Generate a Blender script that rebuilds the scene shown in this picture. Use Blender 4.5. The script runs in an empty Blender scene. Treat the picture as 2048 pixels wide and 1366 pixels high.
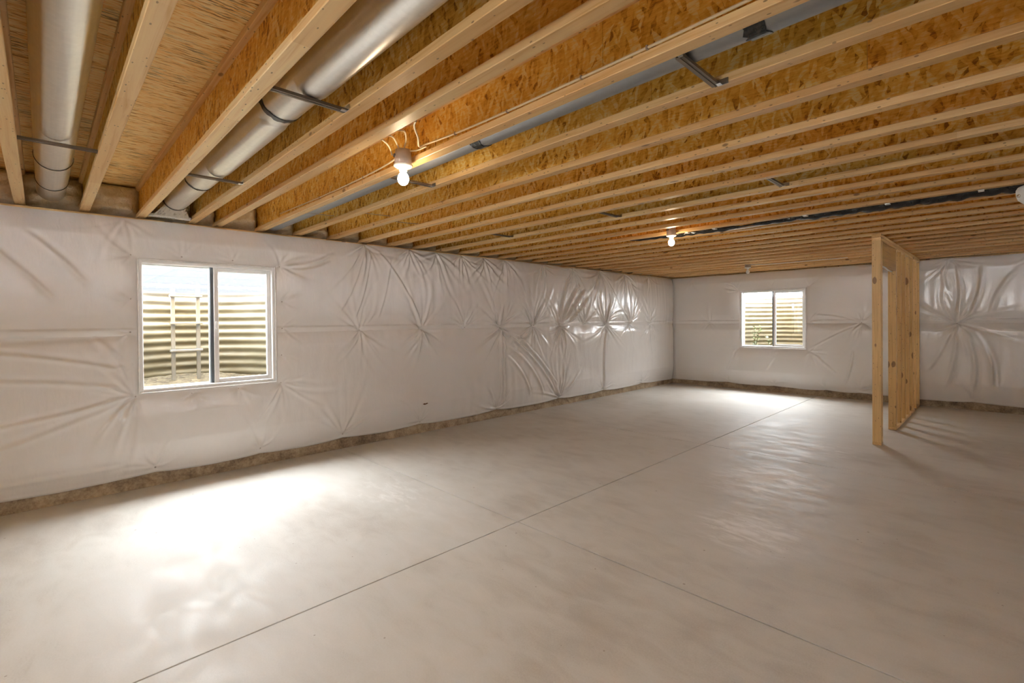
import bpy, bmesh, math, random
import numpy as np
from mathutils import Vector, Matrix

S = bpy.context.scene
C = S.collection
random.seed(7)
RNG = np.random.default_rng(11)

# ------------------------------------------------------------------ camera
F_PX, YAW, ROLL, PITCH, CY, CAM_H = 966.04, 0.7988, 0.0094, -0.0078, 648.99, 1.5628
Fv = Vector((-math.sin(YAW), math.cos(YAW), 0)); Rv = Vector((math.cos(YAW), math.sin(YAW), 0)); Uv = Vector((0, 0, 1))
F2 = Fv*math.cos(PITCH)+Uv*math.sin(PITCH); U2 = Uv*math.cos(PITCH)-Fv*math.sin(PITCH)
R3 = Rv*math.cos(ROLL)-U2*math.sin(ROLL); U3 = U2*math.cos(ROLL)+Rv*math.sin(ROLL)
cam = bpy.data.cameras.new('camera'); camo = bpy.data.objects.new('camera', cam); C.objects.link(camo)
cam.sensor_width = 36.0; cam.sensor_fit = 'HORIZONTAL'; cam.lens = 36.0*F_PX/2048.0
cam.shift_y = (CY-683.0)/2048.0
cam.clip_start = 0.02; cam.clip_end = 200
M = Matrix((R3, U3, -F2)).transposed().to_4x4(); M.translation = Vector((0, 0, CAM_H))
camo.matrix_world = M
S.camera = camo

# ------------------------------------------------------------------ world, light, exposure
SKY = 58.0
world = bpy.data.worlds.new('overcast_sky'); S.world = world; world.use_nodes = True
bg = world.node_tree.nodes['Background']; bg.inputs[0].default_value = (0.96, 0.98, 1.0, 1); bg.inputs[1].default_value = SKY
BULB = 70.0
S.view_settings.view_transform = 'Standard'; S.view_settings.look = 'None'
S.view_settings.gamma = 1.0; S.view_settings.use_curve_mapping = False
S.view_settings.exposure = 0.40
try:
    S.cycles.max_bounces = 8; S.cycles.diffuse_bounces = 6; S.cycles.adaptive_threshold = 0.06; S.cycles.adaptive_min_samples = 16; S.cycles.sample_clamp_indirect = 8.0
except Exception:
    pass

# ------------------------------------------------------------------ room dimensions (metres)
XW, YB, XR, YF = -5.759, 11.099, 3.6, -3.6      # left, back, right, front wall faces
HJ, DJ = 2.578, 0.302                           # joist underside, joist depth
WIN_L = (0.657, 1.863, 0.919, 2.172)            # left wall window: y0 y1 z0 z1
WIN_B = (-4.115, -2.850, 0.942, 2.160)          # back wall window: x0 x1 z0 z1
WIN_FILL = (-1.4, -0.6, 1.40, 2.18)                # unseen window added behind the camera for fill light
JY = [-0.154+0.4064*k-(0.171 if k > 3 else 0) for k in range(29)]
FW = 0.068                                      # flange width
JX0, JX1 = -5.94, XR

ORD = 'first second third fourth fifth sixth seventh eighth ninth tenth eleventh twelfth thirteenth fourteenth fifteenth sixteenth seventeenth eighteenth nineteenth twentieth twenty-first twenty-second twenty-third twenty-fourth twenty-fifth twenty-sixth twenty-seventh twenty-eighth twenty-ninth thirtieth'.split()

# ------------------------------------------------------------------ node helpers
def new_mat(name):
    m = bpy.data.materials.new(name); m.use_nodes = True
    nt = m.node_tree; b = nt.nodes['Principled BSDF']
    return m, nt, b
def node(nt, t, **kw):
    n = nt.nodes.new(t)
    for k, v in kw.items(): setattr(n, k, v)
    return n
def lk(nt, a, b): nt.links.new(a, b)
def ramp(nt, stops, fac=None, interp='LINEAR'):
    r = node(nt, 'ShaderNodeValToRGB'); r.color_ramp.interpolation = interp
    e = r.color_ramp.elements
    while len(e) > 1: e.remove(e[-1])
    e[0].position = stops[0][0]; e[0].color = (*stops[0][1], 1)
    for p, c in stops[1:]:
        x = e.new(p); x.color = (*c, 1)
    if fac is not None: lk(nt, fac, r.inputs[0])
    return r
def pos(nt): return node(nt, 'ShaderNodeNewGeometry').outputs['Position']
def mapping(nt, vec, loc=(0, 0, 0), rot=(0, 0, 0), scale=(1, 1, 1)):
    m = node(nt, 'ShaderNodeMapping'); m.inputs[1].default_value = loc; m.inputs[2].default_value = rot; m.inputs[3].default_value = scale
    lk(nt, vec, m.inputs[0]); return m.outputs[0]
def noise(nt, vec, scale=5, detail=4, rough=0.5, dist=0.0):
    n = node(nt, 'ShaderNodeTexNoise'); n.inputs['Scale'].default_value = scale; n.inputs['Detail'].default_value = detail
    n.inputs['Roughness'].default_value = rough; n.inputs['Distortion'].default_value = dist
    if vec is not None: lk(nt, vec, n.inputs['Vector'])
    return n.outputs[0]
def voro(nt, vec, scale=5, feature='F1'):
    n = node(nt, 'ShaderNodeTexVoronoi'); n.feature = feature; n.inputs['Scale'].default_value = scale
    lk(nt, vec, n.inputs['Vector']); return n
def math_(nt, op, a, b=None, clamp=False):
    n = node(nt, 'ShaderNodeMath', operation=op); n.use_clamp = clamp
    for i, v in enumerate((a, b)):
        if v is None: continue
        if isinstance(v, (int, float)): n.inputs[i].default_value = v
        else: lk(nt, v, n.inputs[i])
    return n.outputs[0]
def mix(nt, fac, a, b, blend='MIX'):
    n = node(nt, 'ShaderNodeMix', data_type='RGBA', blend_type=blend)
    for i, v in ((0, fac), (6, a), (7, b)):
        if isinstance(v, (int, float)): n.inputs[i].default_value = v
        elif isinstance(v, tuple): n.inputs[i].default_value = (*v, 1)
        else: lk(nt, v, n.inputs[i])
    return n.outputs[2]
def bump(nt, b, h, strength=0.3, dist=0.005):
    n = node(nt, 'ShaderNodeBump'); n.inputs['Strength'].default_value = strength; n.inputs['Distance'].default_value = dist
    lk(nt, h, n.inputs['Height']); lk(nt, n.outputs[0], b.inputs['Normal'])
def simple(name, col, rough=0.5, metal=0.0, spec=0.5, var=0.06, scale=18):
    m, nt, b = new_mat(name)
    n = noise(nt, pos(nt), scale, 3)
    lo = tuple(max(0, c*(1-var*2)) for c in col); hi = tuple(min(1, c*(1+var)) for c in col)
    r = ramp(nt, [(0.3, lo), (0.7, hi)], n)
    lk(nt, r.outputs[0], b.inputs['Base Color'])
    b.inputs['Roughness'].default_value = rough; b.inputs['Metallic'].default_value = metal
    b.inputs['Specular IOR Level'].default_value = spec
    return m

# ------------------------------------------------------------------ materials
def lumber(name, axis, base, dark, knots=1.1, seg=0.9, tint=0.22):
    m, nt, b = new_mat(name)
    p = pos(nt)
    info = node(nt, 'ShaderNodeObjectInfo')
    off = node(nt, 'ShaderNodeCombineXYZ'); 
    r100 = math_(nt, 'MULTIPLY', info.outputs['Random'], 37.0)
    for i in range(3): lk(nt, r100, off.inputs[i])
    va = node(nt, 'ShaderNodeVectorMath', operation='ADD'); lk(nt, p, va.inputs[0]); lk(nt, off.outputs[0], va.inputs[1])
    v = va.outputs[0]
    sc = [34, 34, 34]; sc[axis] = 1.4
    g = noise(nt, mapping(nt, v, scale=tuple(sc)), 1.0, 3, 0.6, 0.8)
    col = ramp(nt, [(0.28, dark), (0.5, base), (0.72, tuple(min(1, c*1.12) for c in base))], g).outputs[0]
    if seg:      # finger-jointed lengths differ in tone
        sep = node(nt, 'ShaderNodeSeparateXYZ'); lk(nt, v, sep.inputs[0])
        fl = math_(nt, 'FLOOR', math_(nt, 'DIVIDE', sep.outputs[axis], seg))
        wn = node(nt, 'ShaderNodeTexWhiteNoise', noise_dimensions='1D'); lk(nt, math_(nt, 'ADD', fl, r100), wn.inputs['W'])
        t = ramp(nt, [(0, (0.90, 0.82, 0.72)), (1, (1.0, 1.0, 1.0))], wn.outputs['Value']).outputs[0]
        col = mix(nt, 1.0, col, t, 'MULTIPLY')
    t2 = ramp(nt, [(0, (1-tint, 1-tint*1.25, 1-tint*1.6)), (1, (1.0, 1.0, 1.0))], info.outputs['Random']).outputs[0]
    col = mix(nt, 1.0, col, t2, 'MULTIPLY')
    if knots:
        ks = [9, 9, 9]; ks[axis] = 4.2
        d = voro(nt, mapping(nt, v, scale=tuple(ks)), 1.0)
        kn = noise(nt, v, 3.1, 1)
        lim = math_(nt, 'MULTIPLY', math_(nt, 'SUBTRACT', kn, 0.36, True), knots)
        k = math_(nt, 'MULTIPLY', math_(nt, 'SUBTRACT', lim, d.outputs['Distance'], True), 22.0, True)
        col = mix(nt, math_(nt, 'MULTIPLY', k, 0.75), col, (0.16, 0.06, 0.02))
        sp = voro(nt, mapping(nt, v, scale=tuple([60 if i != axis else 26 for i in range(3)])), 1.0)
        s1 = math_(nt, 'LESS_THAN', sp.outputs['Distance'], 0.20)
        rs = node(nt, 'ShaderNodeSeparateColor'); lk(nt, sp.outputs['Color'], rs.inputs[0])
        s2 = math_(nt, 'MULTIPLY', s1, math_(nt, 'GREATER_THAN', rs.outputs[0], 0.74))
        col = mix(nt, math_(nt, 'MULTIPLY', s2, 0.7), col, (0.14, 0.07, 0.03))
    lk(nt, col, b.inputs['Base Color']); b.inputs['Roughness'].default_value = 0.40
    b.inputs['Specular IOR Level'].default_value = 0.5
    return m

def osb(name, plane, layers, cols, streak=None, lo=0.0, stops=(0.0, 0.25, 0.5, 0.75, 1.0), tint=False):
    """layers: list of (angle, length, width); plane gives the two axes of the sheet"""
    m, nt, b = new_mat(name)
    sep = node(nt, 'ShaderNodeSeparateXYZ'); lk(nt, pos(nt), sep.inputs[0])
    ax3 = 3-plane[0]-plane[1]; cmb = node(nt, 'ShaderNodeCombineXYZ')
    fl = math_(nt, 'FLOOR', math_(nt, 'MULTIPLY', sep.outputs[ax3], 8.0))
    lk(nt, math_(nt, 'ADD', sep.outputs[plane[0]], math_(nt, 'MULTIPLY', fl, 1.37)), cmb.inputs[0])
    lk(nt, math_(nt, 'ADD', sep.outputs[plane[1]], math_(nt, 'MULTIPLY', fl, 0.73)), cmb.inputs[1])
    p = cmb.outputs[0]; best = None
    wn = node(nt, 'ShaderNodeTexNoise', noise_dimensions='2D'); wn.inputs['Scale'].default_value = 22; wn.inputs['Detail'].default_value = 2; lk(nt, p, wn.inputs['Vector'])
    dv = node(nt, 'ShaderNodeVectorMath', operation='SCALE'); lk(nt, wn.outputs[1], dv.inputs[0]); dv.inputs['Scale'].default_value = 0.012
    pw = node(nt, 'ShaderNodeVectorMath', operation='ADD'); lk(nt, p, pw.inputs[0]); lk(nt, dv.outputs[0], pw.inputs[1]); pw = pw.outputs[0]
    for i, (ang, ln, wd) in enumerate(layers):
        q = mapping(nt, pw, loc=(i*3.7, i*1.9, 0), rot=(0, 0, math.radians(ang)))
        vv = voro(nt, mapping(nt, q, scale=(1/ln, 1/wd, 1)), 1.0); vv.voronoi_dimensions = '2D'
        rs = node(nt, 'ShaderNodeSeparateColor'); lk(nt, vv.outputs['Color'], rs.inputs[0])
        val = math_(nt, 'SUBTRACT', rs.outputs[0], math_(nt, 'MULTIPLY', vv.outputs['Distance'], 0.22))
        best = val if best is None else math_(nt, 'MAXIMUM', math_(nt, 'SUBTRACT', best, 0.10), math_(nt, 'SUBTRACT', val, 0.10*i))
    fine = node(nt, 'ShaderNodeTexNoise', noise_dimensions='2D'); fine.inputs['Scale'].default_value = 1.0; fine.inputs['Detail'].default_value = 3; fine.inputs['Roughness'].default_value = 0.7
    lk(nt, mapping(nt, p, rot=(0, 0, math.radians(layers[0][0])), scale=(18, 85, 1)), fine.inputs['Vector'])
    best = math_(nt, 'ADD', best, math_(nt, 'MULTIPLY', math_(nt, 'SUBTRACT', fine.outputs[0], 0.38), 1.0))
    n = len(cols)
    col = ramp(nt, [(max(0.0, 0.12+0.88*p_), c) for p_, c in zip(stops, cols)], best).outputs[0]
    if tint:
        info = node(nt, 'ShaderNodeObjectInfo')
        col = mix(nt, 1.0, col, ramp(nt, [(0.0, (1.0, 0.88, 0.70)), (0.5, (0.97, 0.97, 0.90)), (1.0, (1.0, 1.06, 1.0))], info.outputs['Random']).outputs[0], 'MULTIPLY')
    if streak:      # dark burnt strands
        sn = node(nt, 'ShaderNodeTexNoise', noise_dimensions='2D'); sn.inputs['Scale'].default_value = 1.0; sn.inputs['Detail'].default_value = 4; sn.inputs['Roughness'].default_value = 0.7
        lk(nt, mapping(nt, pw, scale=(1/streak[0], 1/streak[1], 1)), sn.inputs['Vector'])
        gate = node(nt, 'ShaderNodeTexNoise', noise_dimensions='2D'); gate.inputs['Scale'].default_value = 2.6; gate.inputs['Detail'].default_value = 1; lk(nt, p, gate.inputs['Vector'])
        k = math_(nt, 'MULTIPLY', math_(nt, 'SUBTRACT', sn.outputs[0], streak[2], True), 9.0, True)
        k = math_(nt, 'MULTIPLY', k, math_(nt, 'MULTIPLY', math_(nt, 'SUBTRACT', gate.outputs[0], 0.50, True), 7.0, True))
        col = mix(nt, math_(nt, 'MULTIPLY', k, 0.85), col, (0.045, 0.03, 0.02))
    lk(nt, col, b.inputs['Base Color']); b.inputs['Roughness'].default_value = 0.55
    b.inputs['Specular IOR Level'].default_value = 0.3
    return m

PINE = (0.95, 0.70, 0.38); PINE_D = (0.80, 0.49, 0.19)
M_FLANGE = lumber('pine_flange', 0, PINE, PINE_D, 0.55)
M_STUD = lumber('pine_stud', 2, (0.80, 0.55, 0.24), (0.66, 0.40, 0.14), seg=0)
M_PLATE = lumber('pine_plate', 1, (0.78, 0.52, 0.22), (0.60, 0.36, 0.13), seg=0)
M_HEADER = lumber('brown_header_board', 1, (0.50, 0.29, 0.09), (0.36, 0.19, 0.05), 0.4, seg=0)
WEBC = [(0.34, 0.13, 0.014), (0.66, 0.32, 0.045), (0.84, 0.48, 0.085), (0.92, 0.60, 0.15), (0.97, 0.78, 0.40)]
M_WEB = osb('osb_web', (0, 2), [(62, 0.08, 0.020), (-48, 0.09, 0.024), (100, 0.06, 0.016)], WEBC, lo=0.0, stops=(-0.12, 0.12, 0.40, 0.66, 0.90), tint=True)
SUBC = [(0.42, 0.20, 0.04), (0.82, 0.47, 0.13), (0.95, 0.64, 0.24), (0.98, 0.76, 0.36), (1.0, 0.86, 0.52)]
M_SUB = osb('osb_subfloor', (1, 0), [(7, 0.11, 0.009), (-10, 0.12, 0.010), (2, 0.09, 0.008)], SUBC, streak=(0.16, 0.011, 0.53), lo=0.0, stops=(0.0, 0.2, 0.45, 0.7, 1.0))

def galv(name, base=(0.62, 0.62, 0.60), rough=0.32, metal=1.0, axis=0):
    m, nt, b = new_mat(name)
    p = pos(nt); sc = [60, 60, 60]; sc[axis] = 1.5
    g = noise(nt, mapping(nt, p, scale=tuple(sc)), 1.0, 3)
    sp = voro(nt, p, 45)
    rs = node(nt, 'ShaderNodeSeparateColor'); lk(nt, sp.outputs['Color'], rs.inputs[0])
    f = math_(nt, 'ADD', math_(nt, 'MULTIPLY', g, 0.8), math_(nt, 'MULTIPLY', rs.outputs[0], 0.2))
    lk(nt, ramp(nt, [(0.2, tuple(c*0.93 for c in base)), (0.8, tuple(min(1, c*1.08) for c in base))], f).outputs[0], b.inputs['Base Color'])
    b.inputs['Metallic'].default_value = metal
    lk(nt, math_(nt, 'ADD', math_(nt, 'MULTIPLY', g, 0.06), rough-0.03), b.inputs['Roughness'])
    return m
M_DUCT = galv('galvanised_duct', (0.86, 0.85, 0.82), 0.36)
M_DUCT_D = galv('satin_duct', (0.36, 0.38, 0.40), 0.45, 0.75)
M_STRAP = galv('steel_bar', (0.24, 0.20, 0.155), 0.42, 0.8, 1)
M_BOOT = galv('bright_sheet_metal', (0.72, 0.70, 0.64), 0.28)
M_TAPE = simple('black_mastic', (0.03, 0.028, 0.026), 0.25, 0, 0.6, 0.4, 60)

def film(name, base):
    m, nt, b = new_mat(name)
    p = pos(nt)
    n1 = noise(nt, p, 1.1, 3)
    lk(nt, ramp(nt, [(0.3, tuple(c*0.965 for c in base)), (0.7, base)], n1).outputs[0], b.inputs['Base Color'])
    b.inputs['Roughness'].default_value = 0.25; b.inputs['Specular IOR Level'].default_value = 0.7; b.inputs['Coat Weight'].default_value = 0.5; b.inputs['Coat Roughness'].default_value = 0.16
    h = noise(nt, mapping(nt, p, scale=(20, 20, 5.5)), 1.0, 3, 0.55, 0.7)
    bump(nt, b, h, 0.30, 0.008)
    return m
M_FILM = film('white_poly_film', (0.74, 0.71, 0.685))
M_HEM = simple('film_hem', (0.84, 0.82, 0.80), 0.28)

def fibre():
    m, nt, b = new_mat('fibreglass_batt')
    p = pos(nt)
    n = noise(nt, p, 26, 5, 0.7, 0.8); n2 = noise(nt, p, 5, 3)
    c = ramp(nt, [(0.3, (0.72, 0.60, 0.40)), (0.55, (0.92, 0.83, 0.65)), (0.75, (0.97, 0.92, 0.80))], math_(nt, 'ADD', math_(nt, 'MULTIPLY', n, 0.6), math_(nt, 'MULTIPLY', n2, 0.4)))
    lk(nt, c.outputs[0], b.inputs['Base Color']); b.inputs['Roughness'].default_value = 0.95; b.inputs['Specular IOR Level'].default_value = 0.05
    bump(nt, b, n, 0.7, 0.02)
    return m
M_FIBRE = fibre()

def concrete_floor():
    m, nt, b = new_mat('trowelled_concrete')
    p = pos(nt)
    big = noise(nt, p, 0.7, 3, 0.55, 0.4); mid = noise(nt, mapping(nt, p, scale=(1.0, 2.2, 1)), 3.2, 4, 0.6, 0.6)
    fine = noise(nt, p, 120, 1, 0.6)
    f = math_(nt, 'ADD', math_(nt, 'MULTIPLY', big, 0.5), math_(nt, 'ADD', math_(nt, 'MULTIPLY', mid, 0.35), math_(nt, 'MULTIPLY', fine, 0.15)))
    col = ramp(nt, [(0.36, (0.50, 0.46, 0.41)), (0.5, (0.62, 0.59, 0.54)), (0.64, (0.68, 0.655, 0.615))], f).outputs[0]
    # swirl marks of the trowel
    wv = node(nt, 'ShaderNodeTexWave', wave_type='RINGS'); wv.inputs['Scale'].default_value = 1.9; wv.inputs['Distortion'].default_value = 7.0; wv.inputs['Detail'].default_value = 2
    wv.inputs['Detail Scale'].default_value = 0.8; lk(nt, p, wv.inputs['Vector'])
    col = mix(nt, math_(nt, 'MULTIPLY', wv.outputs[1], 0.07), col, (0.72, 0.67, 0.60))
    # pale dust scuffs, each with its own place on the slab
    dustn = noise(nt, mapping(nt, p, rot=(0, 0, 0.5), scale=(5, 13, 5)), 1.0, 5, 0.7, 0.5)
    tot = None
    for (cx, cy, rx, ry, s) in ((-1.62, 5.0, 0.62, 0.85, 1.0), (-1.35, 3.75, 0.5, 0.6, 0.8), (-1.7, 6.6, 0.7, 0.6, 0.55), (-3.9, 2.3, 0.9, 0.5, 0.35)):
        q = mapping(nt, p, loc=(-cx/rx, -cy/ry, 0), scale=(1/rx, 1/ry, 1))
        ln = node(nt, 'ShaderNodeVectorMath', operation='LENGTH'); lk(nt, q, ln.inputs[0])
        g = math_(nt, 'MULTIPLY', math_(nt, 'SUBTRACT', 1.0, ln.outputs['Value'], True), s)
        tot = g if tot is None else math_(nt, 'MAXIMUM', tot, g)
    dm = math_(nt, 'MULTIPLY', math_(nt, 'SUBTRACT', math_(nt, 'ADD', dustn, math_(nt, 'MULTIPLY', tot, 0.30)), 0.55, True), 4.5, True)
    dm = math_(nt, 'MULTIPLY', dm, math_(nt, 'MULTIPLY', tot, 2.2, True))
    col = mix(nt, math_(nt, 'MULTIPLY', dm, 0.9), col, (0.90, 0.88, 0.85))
    # grit and specks
    sp = voro(nt, mapping(nt, p, scale=(10.0, 10.0, 0.2)), 1.0)
    rs = node(nt, 'ShaderNodeSeparateColor'); lk(nt, sp.outputs['Color'], rs.inputs[0])
    spk = math_(nt, 'MULTIPLY', math_(nt, 'LESS_THAN', sp.outputs['Distance'], math_(nt, 'MULTIPLY', rs.outputs[1], 0.085)), math_(nt, 'GREATER_THAN', rs.outputs[0], 0.45))
    col = mix(nt, math_(nt, 'MULTIPLY', spk, 0.55), col, (0.22, 0.16, 0.11))
    lk(nt, col, b.inputs['Base Color'])
    lk(nt, ramp(nt, [(0.35, (0.5,)*3), (0.7, (0.72,)*3)], mid).outputs[0], b.inputs['Roughness'])
    b.inputs['Specular IOR Level'].default_value = 0.4
    bump(nt, b, mid, 0.10, 0.005)
    return m
M_FLOOR = concrete_floor()
M_JOINT = simple('joint_dust', (0.13, 0.10, 0.07), 0.9)

def foundation():
    m, nt, b = new_mat('rough_foundation')
    p = pos(nt)
    n = noise(nt, p, 7, 6, 0.65, 0.4); n2 = noise(nt, p, 45, 4, 0.7)
    n3 = noise(nt, mapping(nt, p, scale=(0.8, 0.8, 3)), 1.0, 3)
    f = math_(nt, 'ADD', math_(nt, 'MULTIPLY', n, 0.45), math_(nt, 'ADD', math_(nt, 'MULTIPLY', n2, 0.25), math_(nt, 'MULTIPLY', n3, 0.3)))
    lk(nt, ramp(nt, [(0.36, (0.12, 0.085, 0.06)), (0.47, (0.30, 0.22, 0.14)), (0.56, (0.46, 0.36, 0.24)), (0.72, (0.60, 0.50, 0.37))], f).outputs[0], b.inputs['Base Color'])
    b.inputs['Roughness'].default_value = 0.9; b.inputs['Specular IOR Level'].default_value = 0.2
    bump(nt, b, f, 0.8, 0.012)
    return m
M_FOUND = foundation()
M_VINYL = simple('white_vinyl', (0.86, 0.86, 0.85), 0.3, 0, 0.5, 0.02)
M_GASKET = simple('dark_gasket', (0.10, 0.115, 0.13), 0.4)
M_PIN = simple('steel_pin', (0.45, 0.40, 0.36), 0.4, 0.6)
M_CABLE = simple('cream_cable', (0.80, 0.66, 0.44), 0.45, 0, 0.4, 0.04)
M_BOX = simple('grey_plastic_box', (0.50, 0.42, 0.36), 0.5)
M_PORC = simple('white_porcelain', (0.88, 0.84, 0.76), 0.18, 0, 0.6, 0.02)
M_PVC = simple('pvc_pipe', (0.74, 0.76, 0.74), 0.35, 0, 0.5, 0.04)
M_CHROME = galv('bright_bolt', (0.8, 0.8, 0.82), 0.2)
M_BLACKPOLY = simple('black_poly_wrap', (0.018, 0.016, 0.015), 0.22, 0, 0.6, 0.4, 40)
M_SILVER = galv('silver_edge', (0.8, 0.78, 0.74), 0.3)
M_WHITE = simple('white_plastic', (0.85, 0.84, 0.82), 0.4)
M_LEAF = simple('weed_leaf', (0.06, 0.12, 0.025), 0.5, 0, 0.4, 0.3, 30)
M_STEM = simple('weed_stem', (0.10, 0.085, 0.04), 0.7)
M_LABEL = simple('white_label', (0.85, 0.83, 0.78), 0.5, 0, 0.4, 0.02)
M_PRINT = simple('label_print', (0.12, 0.12, 0.12), 0.6)
M_TEAR = simple('torn_hole', (0.14, 0.06, 0.02), 0.9)

def glass():
    m = bpy.data.materials.new('window_glass'); m.use_nodes = True; nt = m.node_tree
    for n in list(nt.nodes): nt.nodes.remove(n)
    o = node(nt, 'ShaderNodeOutputMaterial'); t = node(nt, 'ShaderNodeBsdfTransparent'); g = node(nt, 'ShaderNodeBsdfGlossy')
    nz = noise(nt, pos(nt), 3, 2)
    lk(nt, ramp(nt, [(0, (0.93, 0.95, 0.96)), (1, (0.97, 0.98, 0.98))], nz).outputs[0], t.inputs[0])
    g.inputs['Roughness'].default_value = 0.02; mx = node(nt, 'ShaderNodeMixShader'); mx.inputs[0].default_value = 0.06
    lk(nt, t.outputs[0], mx.inputs[1]); lk(nt, g.outputs[0], mx.inputs[2]); lk(nt, mx.outputs[0], o.inputs[0])
    return m
M_GLASS = glass()

def well_steel():
    m, nt, b = new_mat('weathered_lit_well_steel')
    p = pos(nt)
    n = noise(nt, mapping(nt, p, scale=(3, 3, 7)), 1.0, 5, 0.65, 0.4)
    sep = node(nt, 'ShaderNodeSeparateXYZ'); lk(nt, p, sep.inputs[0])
    clean_lit = ramp(nt, [(0.3, (0.085, 0.085, 0.085)), (0.7, (0.125, 0.125, 0.125))], n).outputs[0]
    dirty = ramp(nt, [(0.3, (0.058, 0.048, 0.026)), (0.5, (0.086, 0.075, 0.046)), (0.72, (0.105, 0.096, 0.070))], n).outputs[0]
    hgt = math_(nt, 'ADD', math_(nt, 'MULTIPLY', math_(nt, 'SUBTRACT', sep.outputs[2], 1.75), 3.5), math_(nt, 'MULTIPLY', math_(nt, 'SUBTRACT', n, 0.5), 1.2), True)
    lk(nt, mix(nt, hgt, dirty, clean_lit), b.inputs['Base Color'])      # soil splash low down; paler top also paints in the brighter light there
    b.inputs['Roughness'].default_value = 0.45; b.inputs['Specular IOR Level'].default_value = 0.35; b.inputs['Metallic'].default_value = 0.0
    return m
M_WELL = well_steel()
def gravel():
    m, nt, b = new_mat('sandy_gravel')
    p = pos(nt); v = voro(nt, p, 30); n = noise(nt, p, 6, 5, 0.65)
    rs = node(nt, 'ShaderNodeSeparateColor'); lk(nt, v.outputs['Color'], rs.inputs[0])
    f = math_(nt, 'ADD', math_(nt, 'MULTIPLY', rs.outputs[0], 0.5), math_(nt, 'MULTIPLY', n, 0.5))
    lk(nt, ramp(nt, [(0.25, (0.03, 0.023, 0.012)), (0.55, (0.07, 0.056, 0.032)), (0.8, (0.11, 0.093, 0.06))], f).outputs[0], b.inputs['Base Color'])
    b.inputs['Roughness'].default_value = 0.95; bump(nt, b, v.outputs['Distance'], 0.8, 0.02)
    return m
M_GRAVEL = gravel()
M_LADDER = simple('painted_steel_ladder', (0.17, 0.165, 0.15), 0.45, 0, 0.5)

def bulb_mat(strength):
    m = bpy.data.materials.new('glowing_bulb' if strength else 'frosted_bulb'); m.use_nodes = True; nt = m.node_tree; b = nt.nodes['Principled BSDF']
    b.inputs['Base Color'].default_value = (0.92, 0.91, 0.88, 1); b.inputs['Roughness'].default_value = 0.2
    if strength:
        b.inputs['Emission Color'].default_value = (1.0, 0.76, 0.50, 1); b.inputs['Emission Strength'].default_value = strength
    return m
M_BULB = bulb_mat(BULB); M_BULB_OFF = bulb_mat(0)

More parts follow.
